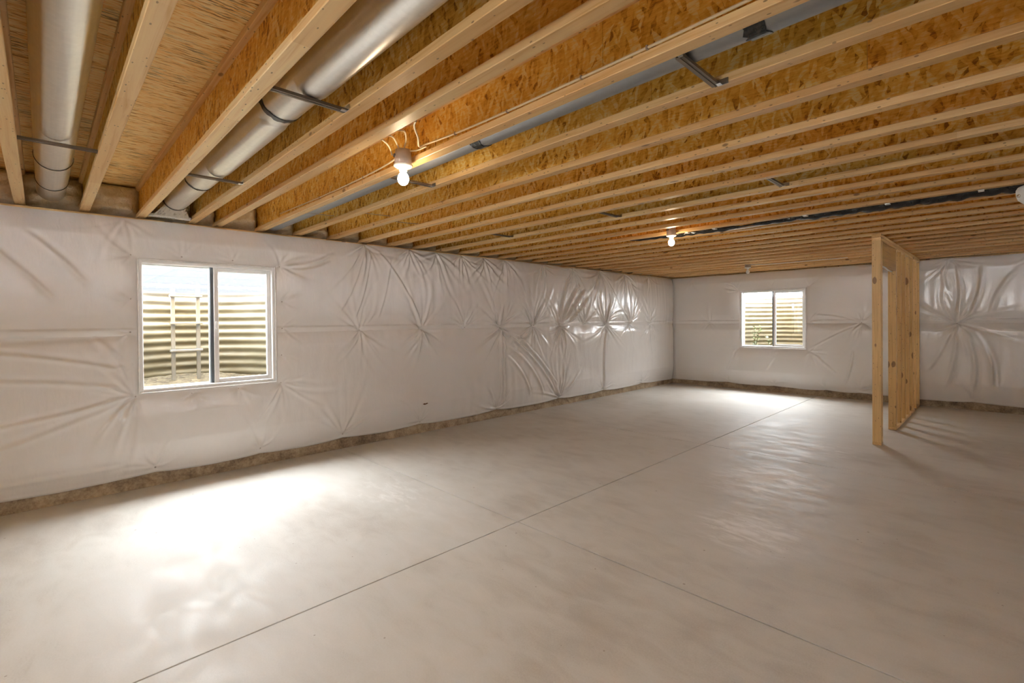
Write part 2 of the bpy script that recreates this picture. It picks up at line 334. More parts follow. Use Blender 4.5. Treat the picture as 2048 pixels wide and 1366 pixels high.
# ------------------------------------------------------------------ mesh helpers
def tag(o, label=None, cat=None, group=None, kind=None):
    if label: o['label'] = label
    if cat: o['category'] = cat
    if group: o['group'] = group
    if kind: o['kind'] = kind
    return o
def link(name, me, mat, parent=None, smooth=False):
    if mat is not None and not me.materials: me.materials.append(mat)
    if smooth: me.polygons.foreach_set('use_smooth', [True]*len(me.polygons))
    o = bpy.data.objects.new(name, me); C.objects.link(o)
    if parent: o.parent = parent
    return o
def empty(name, loc=(0, 0, 0)):
    o = bpy.data.objects.new(name, None); o.empty_display_size = 0.1; C.objects.link(o); o.location = loc
    return o
class MB:
    def __init__(s): s.v = []; s.f = []
    def add(s, vs, fs):
        k = len(s.v); s.v += [tuple(v) for v in vs]; s.f += [tuple(i+k for i in f) for f in fs]; return s
    def box(s, a, b, c=0.0, ax=None):
        """box between corners a and b; with c>0 the four edges along axis ax are chamfered"""
        a, b = [min(p, q) for p, q in zip(a, b)], [max(p, q) for p, q in zip(a, b)]
        if c <= 0:
            vs = [(x, y, z) for z in (a[2], b[2]) for y in (a[1], b[1]) for x in (a[0], b[0])]
            return s.add(vs, [(0, 2, 3, 1), (4, 5, 7, 6), (0, 1, 5, 4), (2, 6, 7, 3), (0, 4, 6, 2), (1, 3, 7, 5)])
        if ax is None: ax = max(range(3), key=lambda i: b[i]-a[i])
        i, j = [(1, 2), (2, 0), (0, 1)][ax]
        pr = [(a[i]+c, a[j]), (b[i]-c, a[j]), (b[i], a[j]+c), (b[i], b[j]-c), (b[i]-c, b[j]), (a[i]+c, b[j]), (a[i], b[j]-c), (a[i], a[j]+c)]
        vs = []
        for t in (a[ax], b[ax]):
            for (p, q) in pr:
                w = [0, 0, 0]; w[ax] = t; w[i] = p; w[j] = q; vs.append(w)
        fs = [tuple(range(7, -1, -1)), tuple(range(8, 16))]+[(k, (k+1) % 8, 8+(k+1) % 8, 8+k) for k in range(8)]
        return s.add(vs, fs)
    def tube(s, pts, r, n=10, caps=True):
        pts = [Vector(p) for p in pts]; rs = r if isinstance(r, (list, tuple)) else [r]*len(pts)
        k0 = len(s.v); up = None
        for i, p in enumerate(pts):
            d = (pts[min(i+1, len(pts)-1)]-pts[max(i-1, 0)]).normalized()
            if up is None: up = Vector((0, 0, 1)) if abs(d.z) < 0.9 else Vector((1, 0, 0))
            u = d.cross(up).normalized(); w = u.cross(d).normalized(); up = w
            for a in range(n):
                t = 2*math.pi*a/n; s.v.append(tuple(p+(u*math.cos(t)+w*math.sin(t))*rs[i]))
        for i in range(len(pts)-1):
            for a in range(n):
                s.f.append((k0+i*n+a, k0+i*n+(a+1) % n, k0+(i+1)*n+(a+1) % n, k0+(i+1)*n+a))
        if caps:
            s.f.append(tuple(k0+a for a in range(n-1, -1, -1))); s.f.append(tuple(k0+(len(pts)-1)*n+a for a in range(n)))
        return s
    def lathe(s, prof, origin=(0, 0, 0), n=24):
        k0 = len(s.v); ox, oy, oz = origin
        for (r, z) in prof:
            for a in range(n):
                t = 2*math.pi*a/n; s.v.append((ox+r*math.cos(t), oy+r*math.sin(t), oz+z))
        for i in range(len(prof)-1):
            for a in range(n):
                s.f.append((k0+i*n+a, k0+i*n+(a+1) % n, k0+(i+1)*n+(a+1) % n, k0+(i+1)*n+a))
        s.f.append(tuple(k0+a for a in range(n-1, -1, -1))); s.f.append(tuple(k0+(len(prof)-1)*n+a for a in range(n)))
        return s
    def mapped(s, fn): s.v = [tuple(fn(*v)) for v in s.v]; return s
    def mesh(s, name):
        me = bpy.data.meshes.new(name); me.from_pydata(s.v, [], s.f)
        bm = bmesh.new(); bm.from_mesh(me); bmesh.ops.recalc_face_normals(bm, faces=bm.faces[:]); bm.to_mesh(me); bm.free()
        me.update(); return me
    def build(s, name, mat, parent=None, smooth=False): return link(name, s.mesh(name), mat, parent, smooth)
def grid_object(name, X, Y, Z, mat, parent=None, keep=None):
    nr, nc = X.shape
    idx = np.arange(nr*nc).reshape(nr, nc)
    q = np.stack([idx[:-1, :-1], idx[:-1, 1:], idx[1:, 1:], idx[1:, :-1]], -1).reshape(-1, 4)
    if keep is not None: q = q[keep.reshape(-1)]
    me = bpy.data.meshes.new(name); V = np.stack([X, Y, Z], -1).reshape(-1, 3).astype(np.float32)
    me.vertices.add(len(V)); me.vertices.foreach_set('co', V.ravel())
    me.loops.add(q.size); me.loops.foreach_set('vertex_index', q.ravel().astype(np.int32))
    me.polygons.add(len(q)); me.polygons.foreach_set('loop_start', np.arange(0, q.size, 4, dtype=np.int32))
    me.polygons.foreach_set('use_smooth', np.ones(len(q), dtype=bool))
    me.update(calc_edges=True)
    return link(name, me, mat, parent)
LEFT = lambda s, d, z: (XW+d, s, z)          # s along the wall, d into the room
BACK = lambda s, d, z: (s, YB-d, z)
FRONT = lambda s, d, z: (s, YF+d, z)

# ------------------------------------------------------------------ the setting: slab floor
floor = tag(empty('floor'), 'pale trowelled concrete basement slab with saw cut joints', 'floor', kind='structure')
mb = MB().box((XW-0.2, YF-0.2, -0.16), (XR+0.2, YB+0.2, -0.012)); mb.build('joint_bed', M_JOINT, floor)
xs = [XW, -2.66, 0.62, XR]; ys = [YF, -0.64, 2.633, 5.90, YB]
for i in range(3):
    for j in range(4):
        gx, gy = 0.005, 0.0055
        a = (xs[i]+(gx if i else 0), ys[j]+(gy if j else 0)); b_ = (xs[i+1]-(gx if i < 2 else 0), ys[j+1]-(gy if j < 3 else 0))
        c = 0.0008; vs = []
        for (z, k) in ((-0.012, 0), (-c, 0), (0, c)):
            vs += [(a[0]+k, a[1]+k, z), (b_[0]-k, a[1]+k, z), (b_[0]-k, b_[1]-k, z), (a[0]+k, b_[1]-k, z)]
        fs = [(0, 3, 2, 1), (8, 9, 10, 11)]+[(l*4+k, l*4+(k+1) % 4, l*4+4+(k+1) % 4, l*4+4+k) for l in (0, 1) for k in range(4)]
        MB().add(vs, fs).build('slab', M_FLOOR, floor)

# ------------------------------------------------------------------ foundation walls
def wall(name, fn, s0, s1, hole, label, mat=M_FOUND, top=2.54, th=0.2):
    m = MB()
    if hole:
        a, b, c, d = hole
        for (p, q, r, t) in ((s0, a, 0, top), (b, s1, 0, top), (a, b, 0, c), (a, b, d, top)):
            m.box((p, -th, r), (q, 0, t))
    else: m.box((s0, -th, 0), (s1, 0, top))
    m.mapped(fn); o = m.build(name, mat); return tag(o, label, 'wall', kind='structure')
wall('wall_left', LEFT, YF, YB, WIN_L, 'rough concrete foundation wall along the left side, mostly behind white film')
wall('wall_back', BACK, XW-0.2, XR+0.2, WIN_B, 'rough concrete foundation wall at the far end, mostly behind white film')
wall('wall_front', FRONT, XW-0.2, XR+0.2, WIN_FILL, 'white lined foundation wall behind the camera', M_FILM)
mb = MB().box((XR, YF, 0), (XR+0.2, YB, 2.54)); tag(mb.build('wall_right', M_FILM), 'white lined foundation wall on the right out of frame', 'wall', kind='structure')

def sill(name, fn, s0, s1, label):
    o = MB().box((s0, -0.19, 2.5405), (s1, -0.05, 2.5775), 0.003, 0).mapped(fn).build(name, M_PLATE)
    return tag(o, label, 'sill plate', kind='structure')
sill('trim_1', LEFT, YF-0.2, YB+0.2, 'thin orange wooden sill plate on top of the left foundation wall')
sill('trim_2', BACK, XW-0.049, XR+0.2, 'thin wooden sill plate on top of the far foundation wall')

# ------------------------------------------------------------------ ceiling: subfloor panels, rim boards, joists
ceil = tag(empty('ceiling', (0, 0, HJ+DJ)), 'exposed underside of the floor above, sheathed in strand board', 'ceiling', kind='structure')
zt = HJ+DJ
px = [-5.96, -5.73, -4.51, -3.29, -2.07, -0.85, 0.37, 1.59, 2.81, XR+0.2]
for i in range(len(px)-1):
    y = YF-0.2-(1.22 if i % 2 else 0)
    while y < YB+0.2:
        y1 = min(y+2.44, YB+0.2); y0 = max(y, YF-0.2)
        if y1 > y0+0.02:
            o = MB().box((px[i]+0.0015, y0+0.001, zt), (px[i+1]-0.0015, y1-0.001, zt+0.0185)).build('subfloor_panel', M_SUB); o.parent = ceil; o.matrix_parent_inverse = Matrix.Translation((0, 0, -zt))
        y += 2.44
o = MB().box((-6.2, YF-0.4, zt+0.02), (XR+0.4, YB+0.4, zt+0.06)).build('backing_sheet', M_SUB); o.parent = ceil; o.matrix_parent_inverse = Matrix.Translation((0, 0, -zt))
def trimboard(name, a, b, label):
    return tag(MB().box(a, b).build(name, M_WEB), label, 'rim board', kind='structure')
trimboard('trim_3', (-5.965, YF-0.2, HJ), (-5.942, YB+0.2, zt), 'strand board rim closing the joist ends above the left wall')
trimboard('trim_4', (-5.94, YB+0.12, HJ), (XR+0.2, YB+0.15, zt), 'strand board rim above the far wall')
trimboard('trim_5', (-5.94, YF-0.15, HJ), (XR+0.2, YF-0.12, zt), 'strand board rim above the wall behind the camera')
trimboard('trim_6', (XR+0.002, YF-0.1, HJ), (XR+0.03, YB+0.1, zt), 'strand board rim above the right wall')

fl_b = MB().box((JX0, 0, 0), (JX1, FW, 0.038), 0.003, 0).mesh('bottom_flange')
fl_t = MB().box((JX0, 0, DJ-0.038), (JX1, FW, DJ-0.0005), 0.003, 0).mesh('top_flange')
fl_b.materials.append(M_FLANGE); fl_t.materials.append(M_FLANGE)
web_me = {}
def web_mesh(i, cuts):
    a, b = cuts[i]+0.0012, cuts[i+1]-0.0012
    key = (round(a, 3), round(b, 3))
    if key not in web_me:
        me = MB().box((a, FW/2-0.005, 0.036), (b, FW/2+0.005, DJ-0.036)).mesh('web_panel'); me.materials.append(M_WEB); web_me[key] = me
    return web_me[key]
CUTS = [[JX0, -4.42, -1.98, 0.46, 2.90, JX1], [JX0, -5.30, -2.86, -0.42, 2.02, JX1], [JX0, -3.65, -1.21, 1.23, JX1]]
nj = len(JY)
NEAR = {0: 'engineered ceiling joist at the far left edge, left of the wide round duct',
        1: 'engineered ceiling joist just right of the leftmost round duct',
        2: 'engineered ceiling joist just left of the duct that ends in a floor register boot',
        3: 'engineered ceiling joist just right of the duct that ends in a register boot',
        4: 'engineered ceiling joist set close beside its neighbour, just left of the nearest lit bulb',
        5: 'engineered ceiling joist carrying the nearest lit bulb box and a stapled cable',
        6: 'engineered ceiling joist just right of the slim grey duct behind the nearest bulb',
        14: 'engineered ceiling joist carrying the farther lit bulb, above the black wrapped line',
        28: 'last engineered ceiling joist, lying along the top of the far wall'}
extra = [JY[0]-0.4064, JY[0]-0.8128]
for k, y in list(enumerate(JY))+[(-1, extra[0]), (-2, extra[1])]:
    r = empty('ceiling_joist', (0, y, HJ))
    if k in NEAR: lab = NEAR[k]
    elif k < 0: lab = 'engineered ceiling joist overhead outside the left frame edge, %s before the wide duct' % ORD[-k-1]
    else: lab = 'engineered ceiling joist, %s of the row counted from the left frame edge' % ORD[k]
    tag(r, lab, 'joist', 'engineered joists across the ceiling')
    link('bottom_flange', fl_b, None, r); link('top_flange', fl_t, None, r)
    cu = CUTS[(k*2+k//3) % 3]
    for i in range(len(cu)-1): link('web_panel', web_mesh(i, cu), None, r)

# fibreglass batts plugging the joist bays above the left wall
def batt(k):
    y0, y1 = (JY[k] if k >= 0 else JY[0]-0.4064)+FW/2+0.006, JY[k+1]+FW/2-0.006
    n, m = 15, 13
    S_, Z_ = np.meshgrid(np.linspace(0, 1, n), np.linspace(0, 1, m))
    e = np.minimum(1, np.minimum(np.minimum(S_, 1-S_)*5, np.minimum(Z_, 1-Z_)*4)+0.15)**0.6
    ph = RNG.uniform(0, 6, 6)
    wob = 0.020*np.sin(S_*7+ph[0])*np.sin(Z_*6+ph[1])+0.012*np.sin(S_*15+ph[2]+2*Z_)+0.010*np.sin(Z_*17+ph[3])+RNG.normal(0, 0.004, S_.shape)
    X_ = -5.93+0.17*e+wob*e
    Yg = y0+(y1-y0)*S_; Zg = HJ+0.003+(DJ-0.008)*Z_
    o = grid_object('rim_batt', X_, Yg, Zg, M_FIBRE)
    if k == 0: lab = 'beige fibreglass batt around the wall end of the leftmost duct'
    elif k < 0: lab = 'beige fibreglass batt at the extreme left edge, outside the first joist'
    elif k == 1: lab = 'beige fibreglass batt between the two large ducts, above the left window'
    elif k == 2: lab = 'beige fibreglass batt behind the floor register boot'
    else: lab = 'beige fibreglass batt in the %s joist bay from the left, above the long wall' % ORD[k]
    return tag(o, lab, 'insulation', 'fibreglass batts in the joist ends')
for k in range(-1, nj-1): batt(k)

# ------------------------------------------------------------------ insulation blankets with real folds
class Sheet:
    def __init__(s, s0, s1, z0, z1, ds, breaks_s=(), breaks_z=()):
        def axis(a, b, br):
            pts = sorted({a, b, *[t for t in br if a < t < b]}); out = [a]
            for p, q in zip(pts[:-1], pts[1:]):
                n = max(1, int(round((q-p)/ds))); out += list(np.linspace(p, q, n+1)[1:])
            return np.array(out)
        s.sa = axis(s0, s1, breaks_s); s.za = axis(z0, z1, breaks_z)
        s.S, s.Z = np.meshgrid(s.sa, s.za); s.D = np.zeros_like(s.S); s.z0, s.z1 = z0, z1
    def win(s, a, b, c, d):
        i0, i1 = np.searchsorted(s.sa, (a, b)); j0, j1 = np.searchsorted(s.za, (c, d)); return slice(j0, j1), slice(i0, i1)
    def fan(s, pin, n, a0, a1, l0, l1, amp, rng):
        ps, pz = pin; w = s.win(ps-l1, ps+l1, pz-l1, pz+l1)
        S_, Z_ = s.S[w]-ps, s.Z[w]-pz
        if S_.size == 0: return
        r = np.hypot(S_, Z_)+1e-6; th = np.arctan2(Z_, S_)
        acc = np.zeros_like(r)
        for k in range(n):
            a = math.radians(a0+(a1-a0)*(k+rng.uniform(0.05, 0.95))/n); L = rng.uniform(l0, l1)*rng.uniform(0.6, 1)
            A = (1.15+0.9*min(1, max(0, (ps-2.3)/1.5)))*amp*rng.uniform(0.35, 1.0)*(1 if rng.random() < 0.7 else -0.8); bend = rng.normal(0, 0.22)
            dth = (th-a-bend*r/max(L, 0.1)+np.pi) % (2*np.pi)-np.pi
            x = dth*r; wd = 0.010+0.040*np.minimum(r, 0.55)*rng.uniform(0.6, 1.4)
            g = np.clip(r/0.05, 0, 1)*np.exp(-(r/L)**2*1.1)*np.clip(1.25-r/(L*1.25), 0, 1)
            acc += np.where(np.abs(dth) < 1.2, A*g*(np.exp(-(x/wd)**2)-0.55*np.exp(-((x-1.5*wd)/(wd*1.1))**2)), 0)
        s.D[w] += acc
    def fold(s, p, q, amp, wd, bow=0.0, taper=True):
        p, q = np.array(p), np.array(q); L = np.linalg.norm(q-p); t = (q-p)/L; nrm = np.array((-t[1], t[0]))
        S_, Z_ = s.S-p[0], s.Z-p[1]
        u = (S_*t[0]+Z_*t[1])/L; x = S_*nrm[0]+Z_*nrm[1]-bow*4*u*(1-u)
        g = np.clip(u/0.12, 0, 1)*np.clip((1-u)/0.12, 0, 1) if taper else ((u > 0) & (u < 1))*1.0
        s.D += amp*g*(np.exp(-(x/wd)**2)-0.5*np.exp(-((x-1.6*wd)/wd)**2))
    def dimple(s, pin, depth, sig):
        r = np.hypot(s.S-pin[0], s.Z-pin[1]); s.D -= depth*np.exp(-r/sig)
def smooth_noise(S_, Z_, rng, n, f0, f1, anis=1.0):
    out = np.zeros_like(S_)
    for _ in range(n):
        f = rng.uniform(f0, f1); a = rng.uniform(0, 2*np.pi); out += np.sin(f*(S_*np.cos(a)+Z_*anis*np.sin(a))+rng.uniform(0, 6.28))/n
    return out
ZSEAM = 1.475
def blanket(fn, s0, s1, hole, pins_seam, pins_bot, pins_top, pins_win, folds, seed, labels, ds):
    rng = np.random.default_rng(seed); outs = []
    a, b, c, d = hole
    for part in ('lower', 'upper'):
        z0, z1 = (0.125, ZSEAM+0.03) if part == 'lower' else (ZSEAM-0.02, 2.548)
        sh = Sheet(s0, s1, z0, z1, ds, (a, b), (c, d))
        S_, Z_ = sh.S, sh.Z
        if part == 'lower':
            e = np.clip((Z_-z0)/0.30, 0, 1)**0.5*np.clip((ZSEAM+0.06-Z_)/0.22, 0, 1)**0.45
        else:
            e = np.clip((z1+0.02-Z_)/0.20, 0, 1)**0.55*np.clip((Z_-ZSEAM+0.09)/0.26, 0, 1)**0.5
        base = 0.022+0.072*e
        dw = np.maximum(np.maximum(a-S_, S_-b), np.maximum(c-Z_, Z_-d))      # distance outside the window
        k = np.clip(dw/0.22, 0, 1); base = base*(0.45+0.55*k**0.5)
        ce = np.minimum(S_-s0, s1-S_); base = base*np.clip(ce/0.16+0.25, 0, 1)**0.7
        sh.D = base+0.010*smooth_noise(S_, Z_, rng, 9, 1.5, 5)*np.clip(dw/0.3, 0, 1)+0.003*smooth_noise(S_, Z_, rng, 12, 14, 34, 0.4)+np.clip(0.004+0.003*(S_-2.3), 0.003, 0.009)*smooth_noise(S_+0.03*np.sin(Z_*5+S_*2), Z_, rng, 16, 30, 75, 0.10)*np.clip(dw/0.4, 0, 1)*np.clip(0.5+smooth_noise(S_, Z_, rng, 6, 1.5, 4), 0, 1)
        if part == 'upper':                       # stapling flap along the seam
            sh.D += 0.012*np.clip((ZSEAM+0.05-Z_)/0.012, 0, 1)
        for (ps, pz, up, dn, L, A) in pins_seam:
            sh.dimple((ps, pz), 0.028, 0.085)
            if part == 'upper' and up: sh.fan((ps, pz), up, 25, 155, 0.30*L, 0.95*L, A, rng)
            if part == 'lower' and dn: sh.fan((ps, pz), dn, 200, 340, 0.25*L, 0.85*L, A, rng)
        if part == 'lower':
            for (ps, pz, n, L, A) in pins_bot:
                sh.dimple((ps, pz), 0.02, 0.06); sh.fan((ps, pz), n, 5, 175, 0.10, L, A, rng)
        else:
            for (ps, pz, n, L, A) in pins_top:
                sh.fan((ps, pz), n, 200, 340, 0.25*L, L, A, rng)
        for (ps, pz, n, a0, a1, L, A) in pins_win:
            if z0-0.3 < pz < z1+0.3:
                sh.dimple((ps, pz), 0.018, 0.05); sh.fan((ps, pz), n, a0, a1, 0.10, L, A, rng)
        for (p, q, A, wd, bow) in folds:
            if z0-0.05 < (p[1]+q[1])/2 < z1+0.05: sh.fold(p, q, A*(1.5 if p[0] > 5 else 1.1), wd, bow)
        sh.D = np.maximum(sh.D, 0.004)
        D = sh.D; Zw = Z_.copy()
        if part == 'lower':                       # hem scallops between the bottom pins
            hem = np.clip(1-(Z_-z0)/0.12, 0, 1); near = np.zeros_like(S_)
            for (ps, *_r) in pins_bot: near = np.maximum(near, np.exp(-np.abs(S_-ps)/0.28))
            Zw += hem*(0.008*smooth_noise(S_, Z_*0, rng, 5, 3, 9)-0.016+0.030*near)
            sh.D += 0.010*np.clip(1-(Z_-z0)/0.035, 0, 1)
        else:
            Zw += np.clip(1-(z1-Z_)/0.06, 0, 1)*0.010*smooth_noise(S_, Z_*0, rng, 7, 4, 14)
        X, Y, Zc = fn(S_, D, Zw)
        Sc, Zc_ = (S_[:-1, :-1]+S_[1:, 1:])/2, (Z_[:-1, :-1]+Z_[1:, 1:])/2
        keep = ~((Sc > a) & (Sc < b) & (Zc_ > c) & (Zc_ < d))
        if not isinstance(X, np.ndarray): X = np.full_like(S_, X)
        if not isinstance(Y, np.ndarray): Y = np.full_like(S_, Y)
        root = grid_object('insulation_blanket', X, Y, Zc, M_FILM, None, keep)
        tag(root, labels[part], 'insulation', labels['group'])
        outs.append((root, sh))
    return outs
def pin_disc(fn, sh, ps, pz, root):
    j = min(len(sh.za)-1, int(np.searchsorted(sh.za, pz))); i = min(len(sh.sa)-1, int(np.searchsorted(sh.sa, ps)))
    d = float(sh.D[j, i])
    m = MB(); n = 8
    vs = [fn(ps+0.008*math.cos(t), d-0.001, pz+0.008*math.sin(t)) for t in np.linspace(0, 2*math.pi, n, endpoint=False)]
    vs += [fn(ps+0.005*math.cos(t), d+0.0035, pz+0.005*math.sin(t)) for t in np.linspace(0, 2*math.pi, n, endpoint=False)]
    m.add(vs, [tuple(range(n)), tuple(range(n, 2*n))]+[(k, (k+1) % n, n+(k+1) % n, n+k) for k in range(n)])
    m.build('fixing_pin', M_PIN, root)

# long left wall --------------------------------------------------
L_SEAM = [(-0.9, 1.47, 10, 10, 0.8, .008), (2.87, 1.462, 9, 16, 0.9, .010), (3.78, 1.452, 8, 18, 1.0, .012), (4.55, 1.47, 10, 0, 0.8, .010), (5.27, 1.452, 14, 20, 1.1, .016),
          (6.04, 1.48, 20, 16, 1.0, .016), (6.76, 1.462, 18, 22, 1.1, .013), (7.45, 1.475, 16, 0, 0.9, .014), (8.18, 1.46, 16, 20, 1.0, .011), (9.1, 1.47, 14, 8, 0.8, .010), (9.9, 1.48, 14, 16, 0.8, .012)]
L_BOT = [(-0.6, 0.19, 10, 0.4, .006), (0.766, 0.187, 14, 0.45, .008), (1.70, 0.192, 16, 0.5, .008), (2.64, 0.187, 18, 0.75, .011), (3.76, 0.165, 16, 0.55, .009), (5.2, 0.15, 16, 0.6, .012), (6.74, 0.15, 22, 1.0, .016), (8.15, 0.155, 12, 0.5, .010), (9.6, 0.155, 10, 0.5, .008)]
L_TOP = [(0.55, 2.53, 8, 0.5, .006), (2.95, 2.54, 20, 0.9, .013), (3.6, 2.54, 14, 0.8, .012), (4.05, 2.54, 12, 0.9, .010), (4.95, 2.54, 12, 0.9, .010), (4.5, 2.54, 14, 0.8, .011), (5.4, 2.54, 12, 0.8, .011), (6.3, 2.54, 14, 0.8, .012), (7.1, 2.54, 18, 0.9, .014), (8.0, 2.54, 16, 0.9, .013), (8.9, 2.54, 14, 0.8, .011), (9.9, 2.54, 10, 0.7, .008)]
L_WIN = [(0.60, 2.21, 12, 75, 250, 0.5, .008), (1.00, 2.225, 9, 20, 160, 0.3, .006), (1.45, 2.225, 12, 5, 175, 0.3, .006), (1.92, 2.19, 16, -70, 110, 0.6, .010),
         (0.595, 1.80, 8, 110, 250, 0.25, .006), (0.59, 1.49, 10, 110, 250, 0.4, .007), (0.60, 1.19, 8, 110, 250, 0.5, .007), (0.62, 0.885, 24, 95, 285, 1.15, .013),
         (1.07, 0.865, 10, 190, 350, 0.35, .006), (1.49, 0.87, 10, 190, 350, 0.35, .006), (1.92, 0.89, 18, 215, 400, 0.9, .011),
         (1.94, 1.80, 9, -60, 60, 0.3, .006), (1.94, 1.50, 9, -60, 60, 0.35, .006), (1.93, 1.20, 8, -60, 60, 0.3, .005)]
L_FOLDS = [((5.26, 1.40), (5.22, 0.2), .022, .022, 0.02), ((5.34, 1.40), (5.33, 0.2), .016, .02, -0.01), ((5.45, 1.3), (6.62, 0.22), .022, .028, 0.10), ((5.42, 1.15), (6.3, 0.22), .018, .024, 0.12), ((5.40, 1.0), (5.95, 0.28), .014, .022, 0.08),
           ((5.55, 1.38), (6.68, 0.35), .015, .02, 0.06), ((8.2, 1.42), (8.12, 0.2), -.024, .018, -0.09), ((6.80, 1.52), (7.35, 2.25), .022, .03, 0.04), ((6.86, 1.52), (7.5, 2.15), .02, .028, 0.0), ((6.95, 1.50), (7.6, 2.0), .018, .026, -0.04),
           ((6.72, 1.55), (7.0, 2.35), .016, .024, 0.03), ((3.0, 2.5), (2.78, 1.6), .016, .016, 0.05), ((3.1, 2.5), (3.75, 1.55), .012, .016, 0.06), ((2.9, 2.4), (2.6, 1.7), .010, .016, 0.04), ((3.3, 2.4), (3.1, 1.6), .009, .016, 0.03),
           ((-0.5, 1.35), (0.55, 1.13), .010, .02, 0.03), ((-0.5, 1.12), (0.55, 0.97), .010, .022, 0.02), ((-0.6, 0.45), (0.55, 0.86), .010, .025, -0.03), ((-0.5, 0.7), (0.5, 0.87), .009, .02, -0.02), ((-0.6, 0.25), (0.6, 0.25), .006, .02, 0.0),
           ((-0.4, 2.3), (0.1, 1.75), .008, .02, 0.02), ((-0.1, 2.35), (0.3, 1.9), .008, .02, 0.02), ((1.98, 2.20), (2.55, 2.40), .010, .02, -0.04), ((2.0, 2.17), (2.5, 2.3), .009, .018, -0.05), ((-0.9, 1.41), (0.55, 1.45), -.014, .03, 0.0)]
lab_L = {'upper': 'upper white film faced insulation blanket along the long left wall, around the window top',
         'lower': 'lower white film faced insulation blanket along the long left wall, hem above the slab', 'group': 'insulation blankets on the foundation walls'}
bl = blanket(LEFT, -1.6, YB-0.012, WIN_L, L_SEAM, L_BOT, L_TOP, L_WIN, L_FOLDS, 3, lab_L, 0.0115)
for (ps, pz, *_) in L_BOT: pin_disc(LEFT, bl[0][1], ps, pz, bl[0][0])
for (ps, pz, *_) in L_SEAM: pin_disc(LEFT, bl[1][1], ps, pz, bl[1][0])
for (ps, pz, *_) in L_WIN: q = bl[1] if pz > ZSEAM else bl[0]; pin_disc(LEFT, q[1], ps, pz, q[0])
# torn slit low on the lower blanket
MB().add([LEFT(s, 0.10, z) for s, z in ((3.775, .415), (3.80, .405), (3.83, .41), (3.86, .418), (3.845, .428), (3.82, .420), (3.80, .427))]+[LEFT(s, 0.06, z) for s, z in ((3.775, .415), (3.80, .405), (3.83, .41), (3.86, .418), (3.845, .428), (3.82, .420), (3.80, .427))],
         [tuple(range(7)), tuple(range(13, 6, -1))]+[(k, (k+1) % 7, 7+(k+1) % 7, 7+k) for k in range(7)]).build('torn_slit', M_TEAR, bl[0][0])

# far wall --------------------------------------------------------
B_SEAM = [(-4.80, 1.48, 10, 10, 0.7, .007), (-1.92, 1.468, 14, 14, 0.9, .012), (-0.60, 1.445, 18, 22, 1.0, .018), (0.9, 1.46, 10, 10, 0.8, .010), (2.2, 1.46, 8, 8, 0.8, .010)]
B_BOT = [(-4.4, 0.18, 12, 0.5, .007), (-3.45, 0.18, 10, 0.45, .007), (-2.5, 0.18, 10, 0.5, .008), (-1.95, 0.19, 14, 0.6, .010), (-0.4, 0.17, 10, 0.5, .009), (1.0, 0.17, 8, 0.5, .008)]
B_TOP = [(-5.2, 2.53, 8, 0.6, .007), (-1.7, 2.53, 8, 0.7, .009), (-0.7, 2.53, 12, 0.8, .012), (0.3, 2.53, 8, 0.8, .010)]
B_WIN = [(-4.18, 2.20, 14, 60, 230, 0.6, .008), (-3.5, 2.21, 6, 20, 160, 0.25, .005), (-2.79, 2.20, 12, -60, 110, 0.5, .007), (-4.17, 0.90, 14, 120, 300, 0.6, .009), (-3.5, 0.89, 6, 200, 340, 0.3, .006), (-2.78, 0.89, 16, 230, 400, 0.7, .010),
         (-4.18, 1.55, 6, 130, 230, 0.3, .005), (-2.78, 1.5, 10, -60, 60, 0.6, .009)]
B_FOLDS = [((-0.62, 1.38), (-0.75, 0.35), .024, .03, 0.05), ((-0.52, 1.38), (-0.42, 0.3), .026, .03, 0.08), ((-0.42, 1.38), (-0.18, 0.4), .022, .03, 0.08), ((-0.66, 1.36), (-1.0, 0.6), .012, .025, 0.03), ((-0.45, 1.55), (-0.3, 2.4), .02, .03, -0.05), ((-0.60, 1.6), (-0.62, 2.42), .018, .03, -0.06),
           ((-0.2, 1.6), (0.1, 2.3), .012, .03, 0.05), ((-2.7, 1.62), (-1.98, 1.50), .010, .02, 0.02), ((-2.75, 0.95), (-1.98, 1.40), .009, .018, 0.02), ((-2.05, 0.95), (-2.2, 0.25), .012, .02, 0.03), ((-3.35, 0.86), (-3.6, 0.45), .010, .018, 0.0), ((-4.25, 0.85), (-4.4, 0.4), .010, .018, 0.0), ((-2.7, 0.85), (-2.3, 0.45), .008, .018, 0.0)]
lab_B = {'upper': 'upper white film faced insulation blanket on the far wall, behind the partition top',
         'lower': 'lower white film faced insulation blanket on the far wall below the seam', 'group': 'insulation blankets on the foundation walls'}
bb = blanket(BACK, XW+0.012, XR-0.02, WIN_B, B_SEAM, B_BOT, B_TOP, B_WIN, B_FOLDS, 5, lab_B, 0.0145)
for (ps, pz, *_) in B_SEAM[:4]: pin_disc(BACK, bb[1][1], ps, pz, bb[1][0])

